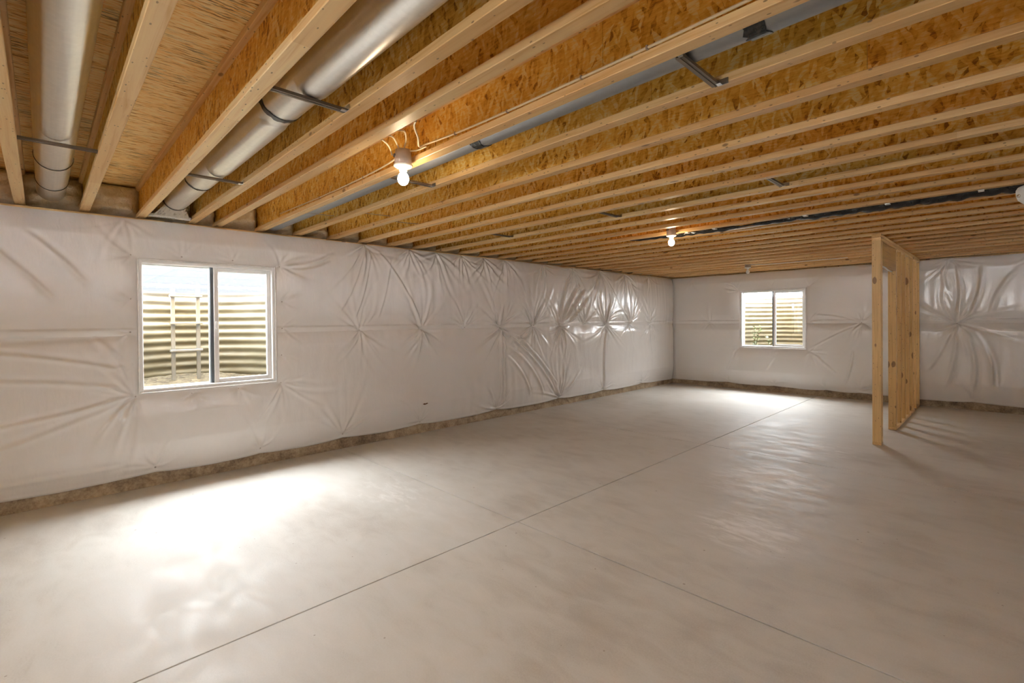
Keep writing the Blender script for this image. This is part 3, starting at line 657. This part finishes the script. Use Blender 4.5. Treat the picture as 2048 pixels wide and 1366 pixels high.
# ------------------------------------------------------------------ windows
def window(name, fn, hole, label, sign=1):
    a, b, c, d = hole
    root = tag(empty(name, fn((a+b)/2, 0, c)), label, 'window', kind='structure')
    inv = Matrix.Translation(root.location).inverted()
    def part(nm, boxes, mat, par=None):
        m = MB()
        for (p, q) in boxes: m.box(p, q, 0.004)
        m.mapped(fn); o = m.build(nm, mat, par or root)
        if par is None: o.matrix_parent_inverse = inv
        return o
    w = 0.028
    part('outer_frame', [((a, -0.08, c), (a+w, 0.055, d)), ((b-w, -0.08, c), (b, 0.055, d)), ((a+w, -0.08, c), (b-w, 0.055, c+w)), ((a+w, -0.08, d-w), (b-w, 0.055, d))], M_VINYL)
    part('reveal_return', [((a-0.012, -0.02, c-0.012), (a-0.001, 0.066, d+0.012)), ((b+0.001, -0.02, c-0.012), (b+0.012, 0.066, d+0.012)), ((a, -0.02, c-0.014), (b, 0.07, c-0.002)), ((a, -0.02, d+0.002), (b, 0.064, d+0.012))], M_HEM)
    mid = a+0.49*(b-a)
    def sash(nm, s0, s1, d0, d1, sw, label_=None):
        z0, z1 = c+w, d-w
        o = part(nm, [((s0, d0, z0), (s0+sw, d1, z1)), ((s1-sw, d0, z0), (s1, d1, z1)), ((s0+sw, d0, z0), (s1-sw, d1, z0+sw)), ((s0+sw, d0, z1-sw), (s1-sw, d1, z1))], M_VINYL)
        g = MB().box((s0+sw, (d0+d1)/2-0.003, z0+sw), (s1-sw, (d0+d1)/2+0.003, z1-sw)).mapped(fn).build('pane', M_GLASS, o)
        return o
    sash('fixed_sash', a+w, mid+0.01, -0.06, -0.03, 0.012)
    part('meeting_gasket', [((mid+0.004, -0.06, c+w), (mid+0.034, -0.008, d-w))], M_GASKET)
    s = sash('sliding_sash', mid+0.035, b-w, -0.025, 0.012, 0.042)
    part('latch', [((mid+0.048, 0.012, (c+d)/2-0.04), (mid+0.066, 0.024, (c+d)/2+0.04))], M_VINYL)
    # daylight portal: tells the renderer where the sky comes in
    ld = bpy.data.lights.new('daylight_portal', 'AREA'); ld.shape = 'RECTANGLE'; ld.size = b-a; ld.size_y = d-c; ld.cycles.is_portal = True
    lo = bpy.data.objects.new('daylight_portal', ld); C.objects.link(lo)
    n = Vector(fn(0, 1, 0))-Vector(fn(0, 0, 0)); lo.matrix_world = Matrix.Translation(fn((a+b)/2, -0.15, (c+d)/2)) @ n.to_track_quat('-Z', 'Y').to_matrix().to_4x4()
    return root
window('window_1', LEFT, WIN_L, 'white vinyl sliding window in the long left wall')
window('window_2', BACK, WIN_B, 'white vinyl sliding window in the far wall')
window('window_fill_3', FRONT, WIN_FILL, 'unseen white vinyl sliding window added behind the camera for fill light')

def well(fn, hole, label, aw=0.80, dep=1.15, zb=0.82, ztop=2.06):
    a, b, c, d = hole; sc = (a+b)/2
    root = tag(empty('window_well', fn(sc, -0.2, zb)), label, 'window well', 'window wells outside the basement')
    inv = Matrix.Translation(root.location).inverted()
    th = np.linspace(0, np.pi, 49); zz = np.linspace(zb-0.15, ztop, 161)
    T, Z_ = np.meshgrid(th, zz); o_ = 0.0075*np.sin(2*np.pi*Z_/0.098)
    X, Y, Zc = fn(sc+(aw+o_)*np.cos(T), -0.205-(dep+o_)*np.sin(T), Z_)
    if fn is LEFT: pass
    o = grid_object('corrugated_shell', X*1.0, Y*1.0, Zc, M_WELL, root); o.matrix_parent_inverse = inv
    # gravel bed
    R_, T2 = np.meshgrid(np.linspace(0, 1.02, 30), th)
    Sx = sc+aw*R_*np.cos(T2); Dx = -0.205-dep*R_*np.sin(T2)
    rr = np.random.default_rng(4)
    Zg = zb+0.03+0.10*(R_**2)*np.sin(T2)+0.02*smooth_noise(Sx, Dx, rr, 8, 6, 16)+rr.normal(0, 0.006, Sx.shape)
    X, Y, Zc = fn(Sx, Dx, Zg)
    g = grid_object('gravel_bed', X*1.0, Y*1.0, Zc, M_GRAVEL, root); g.matrix_parent_inverse = inv; tag(g, kind='stuff')
    return root
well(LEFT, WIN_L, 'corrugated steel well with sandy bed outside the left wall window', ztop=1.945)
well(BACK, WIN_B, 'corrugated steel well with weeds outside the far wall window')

# ladder in the left well
lad = tag(empty('well_ladder', (-6.85, 1.22, 0.9)), 'pale steel escape ladder standing in the left window well', 'ladder')
linv = Matrix.Translation(lad.location).inverted()
for y in (1.095, 1.345):
    o = MB().box((-6.79, y-0.02, 0.90), (-6.77, y+0.02, 1.97), 0.003).build('rail', M_LADDER, lad); o.matrix_parent_inverse = linv
for z in (1.25, 1.57, 1.89):
    o = MB().box((-6.785, 1.06, z-0.012), (-6.72, 1.38, z+0.012), 0.003).build('rung', M_LADDER, lad); o.matrix_parent_inverse = linv

# garden ground and a dark board fence beyond the left well
o = MB().box((-13.5, -5, 1.72), (-7.20, 8, 1.93)).build('ground', simple('garden_soil', (0.05, 0.05, 0.03), 0.95)); tag(o, 'strip of garden ground outside beyond the left window well', 'ground', kind='structure')
M_FENCE = simple('dark_stained_boards', (0.024, 0.0255, 0.029), 0.7, 0, 0.12, 0.03)
fr = tag(empty('board_fence', (-11.0, 1.5, 1.93)), 'board fence of horizontal planks seen through the top of the left window', 'fence'); finv = Matrix.Translation(fr.location).inverted()
for k in range(9):
    z = 1.96+k*0.125
    o = MB().box((-11.02, -2.5, z), (-11.0, 5.5, z+0.1245), 0.001).build('board', M_FENCE, fr); o.matrix_parent_inverse = finv
for y in (-2.4, -0.4, 1.6, 3.6, 5.4):
    o = MB().box((-11.11, y-0.045, 1.93), (-11.025, y+0.045, 3.1), 0.003).build('post', M_FENCE, fr); o.matrix_parent_inverse = finv

# weeds in the far well
def weed(x, y, h, label, seed):
    rg = random.Random(seed); r = tag(empty('weed', (x, y, 0.84)), label, 'plant', 'weeds in the far window well')
    inv = Matrix.Translation(r.location).inverted()
    for k in range(4):
        a = rg.uniform(0, 6.28); tip = Vector((x+0.16*math.cos(a), y+0.10*math.sin(a), 0.84+h*rg.uniform(0.7, 1)))
        pts = [Vector((x, y, 0.83)).lerp(tip, t)+Vector((0, 0, 0.05*math.sin(t*3))) for t in (0, .33, .66, 1)]
        o = MB().tube(pts, [0.006, 0.005, 0.004, 0.002], 5).build('stem', M_STEM, r); o.matrix_parent_inverse = inv
        for q in range(11):
            t = rg.uniform(0.2, 1); p = Vector((x, y, 0.83)).lerp(tip, t); b = rg.uniform(0, 6.28); L = rg.uniform(0.05, 0.10)
            dv = Vector((math.cos(b), math.sin(b)*0.7, rg.uniform(-0.2, 0.6))).normalized(); sv = dv.cross(Vector((0, 0, 1))).normalized()*L*0.26
            m = MB(); up = Vector((0, 0, 0.002))
            vs = [p, p+dv*L*0.5+sv, p+dv*L, p+dv*L*0.5-sv]; vs += [v-up for v in vs]
            m.add(vs, [(0, 1, 2, 3), (7, 6, 5, 4), (0, 4, 5, 1), (1, 5, 6, 2), (2, 6, 7, 3), (3, 7, 4, 0)])
            o = m.build('leaf', M_LEAF, r); o.matrix_parent_inverse = inv
weed(-3.98, 11.50, 0.62, 'tall green weed at the left edge of the far window well', 1)
weed(-3.72, 11.62, 0.34, 'low sprawling weed beside the tall one in the far well', 2)

# ------------------------------------------------------------------ round ducts between the joists
def sweep_duct(name, y, z, r, x0, x1, panels, mat, parent, n=48):
    """pipe along x with raised, round-ended stiffening panels pressed into its underside"""
    xs_ = set(np.linspace(x0, x1, 60)); 
    for (a, b) in panels: xs_ |= set(np.linspace(a-0.02, a+0.14, 24))|set(np.linspace(b-0.14, b+0.02, 24))
    xs_ = np.array(sorted(t for t in xs_ if x0 <= t <= x1))
    T, X = np.meshgrid(np.linspace(0, 2*np.pi, n+1), xs_)
    Rr = np.full_like(X, r)
    for (a, b) in panels:
        half = 0.74*r
        arc = (np.abs((T-(-np.pi/2)+np.pi) % (2*np.pi)-np.pi))*r
        xa = np.clip(np.maximum(a+half-X, X-(b-half)), 0, None)
        dist = np.hypot(arc, xa)
        Rr += 0.011*np.clip((half-dist)/0.014, 0, 1)**0.7
    return grid_object(name, X, y+Rr*np.cos(T), z+Rr*np.sin(T), mat, parent)
def band(x, y, z, r, w, mat, parent, name, ragged=0.0):
    m = MB(); n = 40; rg = random.Random(int(abs(x)*1000)); vs = []
    for k in range(n):
        t = 2*math.pi*k/n; j0, j1 = (rg.uniform(-ragged, ragged) for _ in range(2))
        for (dx, rr) in ((-w/2+j0, r+0.001), (-w/2+j0, r+0.0035), (w/2+j1, r+0.0035), (w/2+j1, r+0.001)):
            vs.append((x+dx, y+rr*math.cos(t), z+rr*math.sin(t)))
    fs = [(4*k+i, 4*((k+1) % n)+i, 4*((k+1) % n)+(i+1) % 4, 4*k+(i+1) % 4) for k in range(n) for i in range(4)]
    m.add(vs, fs); return m.build(name, mat, parent)
def duct(y, z, r, runs, label, joints=(), mat=M_DUCT, root_x=None):
    root = tag(empty('round_duct', (runs[0][0], y, z)), label, 'duct', 'round ducts between the joists')
    inv = Matrix.Translation(root.location).inverted()
    for (a, b, rr, pn) in runs:
        o = sweep_duct('duct_section', y, z, rr, a, b, pn, mat, root); o.matrix_parent_inverse = inv
    for (x, rr, w, rag) in joints:
        o = band(x, y, z, rr, w, M_TAPE, root, 'sealant_band', rag); o.matrix_parent_inverse = inv
    return root, inv
def hanger(x, y0, y1, z, label, clip=True, angle=0.0):
    r = tag(empty('duct_hanger', (x, (y0+y1)/2, z)), label, 'hanger', 'metal bars holding the ducts up')
    inv = Matrix.Translation(r.location).inverted()
    m = MB()     # folded channel
    m.box((x-0.016, y0, z), (x+0.016, y1, z+0.003)); m.box((x-0.016, y0, z+0.003), (x-0.012, y1, z+0.014)); m.box((x+0.012, y0, z+0.003), (x+0.016, y1, z+0.014)); m.box((x-0.003, y0, z-0.003), (x+0.003, y1, z))
    o = m.build('channel_bar', M_STRAP, r); o.matrix_parent_inverse = inv
    if clip:
        o = MB().box((x+0.010, y1-0.004, z-0.004), (x+0.055, y1-0.001, z+0.022)).box((x+0.010, y1-0.03, z-0.004), (x+0.03, y1-0.004, z+0.0)).build('end_clip', M_CHROME, r); o.matrix_parent_inverse = inv
    return r
# 1: far left
d1y, d1z = 0.072, 2.715
duct(d1y, d1z, 0.098, [(-5.70, -5.24, 0.094, ()), (-5.24, -4.53, 0.096, ()), (-4.53, 3.4, 0.099, ((-3.77, 2.9),))], 'wide galvanised round duct at the far left, running into the batt',
     ((-5.24, 0.096, 0.014, 0.002), (-4.53, 0.099, 0.014, 0.003)))
hanger(-3.79, JY[0]+FW+0.001, JY[1]-0.001, HJ+0.010, 'metal hanger bar under the leftmost round duct', False)
# 2: second bay
d2y, d2z = 0.905, 2.716
duct(d2y, d2z, 0.108, [(-5.36, -4.43, 0.102, ()), (-4.43, -2.62, 0.105, ((-3.92, -2.70),)), (-2.62, 3.4, 0.108, ((-2.28, 2.8),))], 'wide galvanised round duct that ends in a register boot above the left window',
     ((-5.36, 0.102, 0.022, 0.004), (-4.43, 0.105, 0.022, 0.006), (-2.62, 0.108, 0.035, 0.007)))
hanger(-2.24, JY[2]+FW+0.001, JY[3]-0.001, HJ+0.002, 'nearer metal hanger bar under the duct with the register boot')
hanger(-3.92, JY[2]+FW+0.001, JY[3]-0.001, HJ+0.002, 'farther metal hanger bar under the duct with the register boot')
# boot at the wall end
bt = tag(empty('register_boot', (-5.55, d2y, 2.585)), 'shiny sheet metal register boot at the wall end of the second duct', 'duct boot')
binv = Matrix.Translation(bt.location).inverted()
n = 32; vs = []; 
x_in, x_out = -5.375, -5.60
for k in range(n):
    t = 2*math.pi*k/n; vs.append((x_in, d2y+0.098*math.cos(t), d2z+0.098*math.sin(t)))
for k in range(n):
    t = 2*math.pi*k/n; cc, ss = math.cos(t), math.sin(t); q = 1/max(abs(cc), abs(ss)); vs.append((x_out, d2y+0.15*cc*q, 2.70+0.115*ss*q))
for k in range(n):
    t = 2*math.pi*k/n; cc, ss = math.cos(t), math.sin(t); q = 1/max(abs(cc), abs(ss)); vs.append((x_out-0.10, d2y+0.15*cc*q, 2.70+0.115*ss*q))
o = MB().add(vs, [(k+l*n, (k+1) % n+l*n, (k+1) % n+(l+1)*n, k+(l+1)*n) for l in (0, 1) for k in range(n)]+[tuple(range(2*n, 3*n))]).build('tapered_body', M_BOOT, bt); o.matrix_parent_inverse = binv
o = MB().box((-5.64, JY[2]+FW+0.004, 2.579), (-5.585, JY[3]-0.004, 2.584)).box((-5.590, JY[2]+FW+0.004, 2.584), (-5.585, JY[3]-0.004, 2.60)).build('flange_strip', M_LABEL, bt); o.matrix_parent_inverse = binv
rg = random.Random(3); m = MB(); yy = 0.80
while yy < 0.93:
    w_ = rg.uniform(0.004, 0.011); m.box((-5.618, yy, 2.5775), (-5.602, yy+w_, 2.579)); yy += w_+rg.uniform(0.003, 0.006)
o = m.build('printed_marks', M_PRINT, bt); o.matrix_parent_inverse = binv
tag(MB().box((-5.72, JY[2]+FW+0.002, 2.582), (-5.64, 0.752, 2.62), 0.003, 1).build('wood_block', M_PLATE), 'short wooden block beside the register boot above the left window', 'block')
# 3: slim duct behind the first lit bulb
duct(1.868, 2.666, 0.078, [(-5.73, -2.17, 0.076, ()), (-2.17, -0.63, 0.077, ()), (-0.63, 3.4, 0.080, ())], 'slim grey round duct just behind the nearest lit bulb',
     ((-2.17, 0.078, 0.075, 0.012), (-0.63, 0.080, 0.075, 0.012)), M_DUCT_D)
hanger(-0.885, JY[5]+FW+0.001, JY[6]-0.001, HJ-0.006, 'metal hanger bar under the slim duct near the upper right')
hanger(-3.02, JY[5]+FW+0.001, JY[6]-0.001, HJ-0.006, 'metal hanger bar under the slim duct beside the nearest lit bulb')
# 4: duct up in the eleventh bay with three hanger bars
duct(JY[10]+FW/2+0.2032, 2.78, 0.09, [(-5.73, 3.4, 0.09, ())], 'duct tucked high in the joist bay midway down the ceiling', (), M_DUCT_D)
for x, w_ in ((-1.23, 'nearest'), (-2.73, 'middle'), (-4.27, 'farthest')):
    hanger(x, JY[10]+FW+0.001, JY[11]-0.001, HJ+0.010, '%s of three small hanger bars in the bay midway down the ceiling' % w_)

# ------------------------------------------------------------------ bare bulb fixtures
def fixture(x, y, label, lit=True, group='bare bulb lampholders under the joists'):
    zb = HJ-0.03
    r = tag(empty('bulb_fixture', (x, y, zb)), label, 'light', group)
    inv = Matrix.Translation(r.location).inverted()
    def put(o): o.matrix_parent_inverse = inv; return o
    put(MB().lathe([(0.036, 0.095), (0.048, 0.092), (0.054, 0.012), (0.054, 0.002)], (x, y, zb), 28).build('junction_box', M_BOX, r, False))
    for a in (-0.4, 0.1):
        t = -1.9+a; put(MB().box((x+0.053*math.cos(t)-0.006, y+0.053*math.sin(t)-0.006, zb+0.05), (x+0.053*math.cos(t)+0.006, y+0.053*math.sin(t)+0.006, zb+0.062)).build('knockout', M_GASKET, r))
    put(MB().lathe([(0.056, 0.002), (0.060, -0.002), (0.058, -0.010), (0.044, -0.018), (0.026, -0.020), (0.024, -0.040), (0.019, -0.042), (0.019, -0.022)], (x, y, zb), 32).build('lampholder', M_PORC, r, True))
    put(MB().lathe([(0.013, -0.040), (0.017, -0.048), (0.026, -0.058), (0.033, -0.072), (0.035, -0.088), (0.033, -0.103), (0.026, -0.116), (0.016, -0.124), (0.005, -0.127)], (x, y, zb), 14).build('bulb', M_BULB if lit else M_BULB_OFF, r, True))
    return r
fixture(-2.652, 1.640, 'nearest lit bare bulb in a round box beside a joist')
fixture(-2.751, 5.298, 'farther lit bare bulb below the black wrapped line')
fixture(-3.50, JY[25]-0.07, 'small unlit bare bulb near the top of the far wall', False)

# ------------------------------------------------------------------ cables
def cable(pts, label, r=0.0055, staples=(), mat=M_CABLE):
    P = [Vector(p) for p in pts]; out = []
    for i in range(len(P)-1):
        p0, p1, p2, p3 = P[max(i-1, 0)], P[i], P[i+1], P[min(i+2, len(P)-1)]
        for k in range(6):
            t = k/6; out.append(0.5*((2*p1)+(p2-p0)*t+(2*p0-5*p1+4*p2-p3)*t*t+(3*p1-p0-3*p2+p3)*t**3))
    out.append(P[-1])
    root = tag(empty('cable', P[0]), label, 'cable', 'electrical cables along the joists'); inv = Matrix.Translation(P[0]).inverted()
    o = MB().tube(out, r, 8).build('sheath', mat, root, True); o.matrix_parent_inverse = inv
    for s in staples:
        s = Vector(s); o = MB().box(s-Vector((0.004, 0.007, 0.008)), s+Vector((0.004, 0.007, 0.008))).build('staple', M_PIN, root); o.matrix_parent_inverse = inv
FX, FY = -2.652, 1.64
yw = JY[5]-0.007
cable([(-5.1, yw+0.03, 2.66), (-4.6, yw+0.02, 2.645), (-4.1, yw+0.015, 2.632), (-3.55, yw+0.008, 2.626), (-3.1, yw-0.002, 2.628), (-2.85, yw-0.02, 2.63), (-2.715, FY, 2.625)], 'cream cable running from the wall along the joist to the nearest bulb', 0.006, [(-4.1, yw+0.015, 2.632), (-3.3, yw+0.004, 2.627)])
cable([(-2.10, JY[4]+FW+0.006, 2.583), (-2.20, JY[4]+0.13, 2.60), (-2.36, 1.56, 2.615), (-2.50, 1.66, 2.63), (-2.47, yw, 2.648), (-2.2, yw+0.004, 2.635), (-1.77, yw+0.004, 2.625), (-0.98, yw+0.004, 2.622), (-0.2, yw+0.004, 2.63), (1.0, yw+0.004, 2.63)], 'cream cable looping off a joist right of the nearest bulb and running away', 0.006,
      [(-2.2, yw+0.004, 2.635), (-1.77, yw+0.004, 2.625), (-1.3, yw+0.004, 2.623), (-0.98, yw+0.004, 2.622)])
cable([(-2.44, JY[4]+FW+0.004, 2.583), (-2.52, 1.45, 2.60), (-2.62, 1.53, 2.615), (-2.70, 1.59, 2.612)], 'leftmost short cable drooping from the joist into the nearest bulb box', 0.005)
cable([(-2.36, JY[4]+FW+0.004, 2.583), (-2.46, 1.46, 2.62), (-2.60, 1.57, 2.64), (-2.655, 1.612, 2.650)], 'middle short cable drooping from the joist into the nearest bulb box', 0.005)
cable([(-2.26, JY[4]+FW+0.004, 2.583), (-2.36, 1.47, 2.63), (-2.52, 1.58, 2.66), (-2.620, 1.63, 2.648)], 'rightmost short cable drooping from the joist into the nearest bulb box', 0.005)
cable([(-2.62, 1.66, 2.632), (-2.56, 1.685, 2.628), (-2.48, yw-0.001, 2.634)], 'short cable stub leaving the right side of the nearest bulb box', 0.005)
cable([(-3.46, JY[25]-0.04, 2.60), (-3.2, JY[25]-0.015, 2.585), (-2.6, JY[25]-0.012, 2.583), (-1.9, JY[25]-0.012, 2.583)], 'pale cable leading right from the unlit bulb by the far wall', 0.007, mat=M_WHITE)

# ------------------------------------------------------------------ black wrapped line hanging in a far bay
by0 = JY[14]+FW+0.125
root = tag(empty('wrapped_line', (-3.5, by0, 2.62)), 'black plastic wrapped line sagging below the joists above the partition', 'pipe wrap'); binv = Matrix.Translation(root.location).inverted()
xs_ = np.linspace(-3.45, 3.3, 260); T, X = np.meshgrid(np.linspace(0, 2*np.pi, 25), xs_)
def prof(x):
    r = np.interp(x, [-3.45, -3.2, -2.75, -2.2, -2.05, -1.95, -1.7, -1.2, 0, 3.3], [0.006, 0.02, 0.036, 0.03, 0.010, 0.010, 0.040, 0.058, 0.066, 0.066]); return r
pl = (0.006*np.sin(X*31+3*np.sin(X*2.3)+2.5*T)+0.005*np.sin(X*57+2*np.cos(T)+4*np.sin(X*1.1))+0.004*np.sin(X*13))*np.clip(prof(X)/0.05, 0, 1)
Rr = prof(X)+pl
zc = np.interp(X, [-3.45, -2.75, -2.05, -1.5, 0, 3.3], [2.592, 2.588, 2.577, 2.598, 2.60, 2.62])
o = grid_object('black_wrap', X, by0-0.03+1.1*Rr*np.cos(T), zc+0.9*Rr*np.sin(T), M_BLACKPOLY, root); o.matrix_parent_inverse = binv
for x in (-2.62, -2.30, -1.40, -0.75, -0.15):
    o = MB().box((x-0.018, by0-0.155, 2.569), (x+0.018, by0-0.095, 2.5772)).build('white_tie', M_WHITE, root); o.matrix_parent_inverse = binv
o = MB().tube([(-2.55, by0-0.03, 2.560), (-2.2, by0-0.02, 2.557), (-1.9, by0-0.005, 2.563), (-1.55, by0-0.02, 2.566)], [0.004, 0.010, 0.009, 0.003], 8).build('silver_edge', M_SILVER, root, True); o.matrix_parent_inverse = binv

# ------------------------------------------------------------------ white drain pipe at the right frame edge
pr = tag(empty('drain_pipe', (0.16, 4.3, 2.24)), 'white capped drain pipe stub hanging at the right frame edge', 'pipe'); pinv = Matrix.Translation(pr.location).inverted()
cx, cy_ = 0.145, 4.3
for nm, prof_, mt in (('pipe', [(0.075, 0.66), (0.075, 0.12)], M_PVC), ('coupling', [(0.078, 0.13), (0.105, 0.118), (0.112, 0.104), (0.112, 0.075), (0.104, 0.045), (0.075, 0.015), (0.03, 0.0)], M_PVC)):
    o = MB().lathe(prof_, (cx, cy_, 2.226), 32).build(nm, mt, pr, True); o.matrix_parent_inverse = pinv
for t in (2.6, 3.6, 4.5, 5.4):
    o = MB().lathe([(0.004, 0.0), (0.011, 0.004), (0.011, 0.016), (0.004, 0.02)], (cx+0.108*math.cos(t), cy_+0.108*math.sin(t), 2.28), 10).build('bolt', M_CHROME, pr, True); o.matrix_parent_inverse = pinv

# ------------------------------------------------------------------ stud partition with a doorway
PX0, PX1 = -1.165, -1.076
pt = tag(empty('stud_partition', (PX0, 7.3, 0)), 'unfinished pine stud partition with an open doorway in front of the far wall', 'partition'); ptinv = Matrix.Translation(pt.location).inverted()
def stud(nm, y0, y1, z0, z1, mat=M_STUD):
    o = MB().box((PX0, y0, z0), (PX1, y1, z1), 0.003).build(nm, mat, pt); o.matrix_parent_inverse = ptinv; return o
for i in range(3): stud('post_stud', 7.30+i*0.0385, 7.30+i*0.0385+0.038, 0.038, HJ-0.0785)
stud('bottom_plate', 7.30, 7.415, 0.0, 0.0375, M_PLATE)
stud('bottom_plate', 8.43, YB-0.10, 0.0, 0.0375, M_PLATE)
stud('top_plate', 7.285, YB-0.10, HJ-0.0400, HJ-0.0015, M_PLATE)
stud('top_plate', 7.300, YB-0.10, HJ-0.0785, HJ-0.0405, M_PLATE)
stud('trimmer_stud', 8.430, 8.468, 0.038, 2.2)
ys_ = [8.4685+0.4064*k for k in range(7)]
for y in ys_:
    if y+0.038 < YB-0.08: stud('stud', y, y+0.038, 0.038, HJ-0.0785)
o = MB().box((PX0+0.004, 7.4165, 2.2), (PX1-0.004, 8.4675, HJ-0.079), 0.002, 1).build('header', M_HEADER, pt); o.matrix_parent_inverse = ptinv
o = MB().tube([(-1.09, 7.45, 2.196), (-1.085, 7.7, 2.186), (-1.10, 8.0, 2.180), (-1.12, 8.42, 2.19)], 0.009, 8).build('sill_seal_strip', M_WHITE, pt, True); o.matrix_parent_inverse = ptinv

# ------------------------------------------------------------------ thin wire supports left in the bays
for (k, x, w_) in ((5, -4.55, 'fifth'), (6, -4.2, 'sixth'), (7, -4.35, 'seventh')):
    o = MB().tube([(x, JY[k]+FW+0.002, 2.582), (x+0.05, JY[k+1]-0.12, 2.580), (x+0.06, JY[k+1]-0.10, 2.584)], 0.003, 6).build('support_wire', M_PIN)
    tag(o, 'thin wire insulation support poking out behind the %s ceiling joist' % w_, 'wire', 'loose wires between the joists')
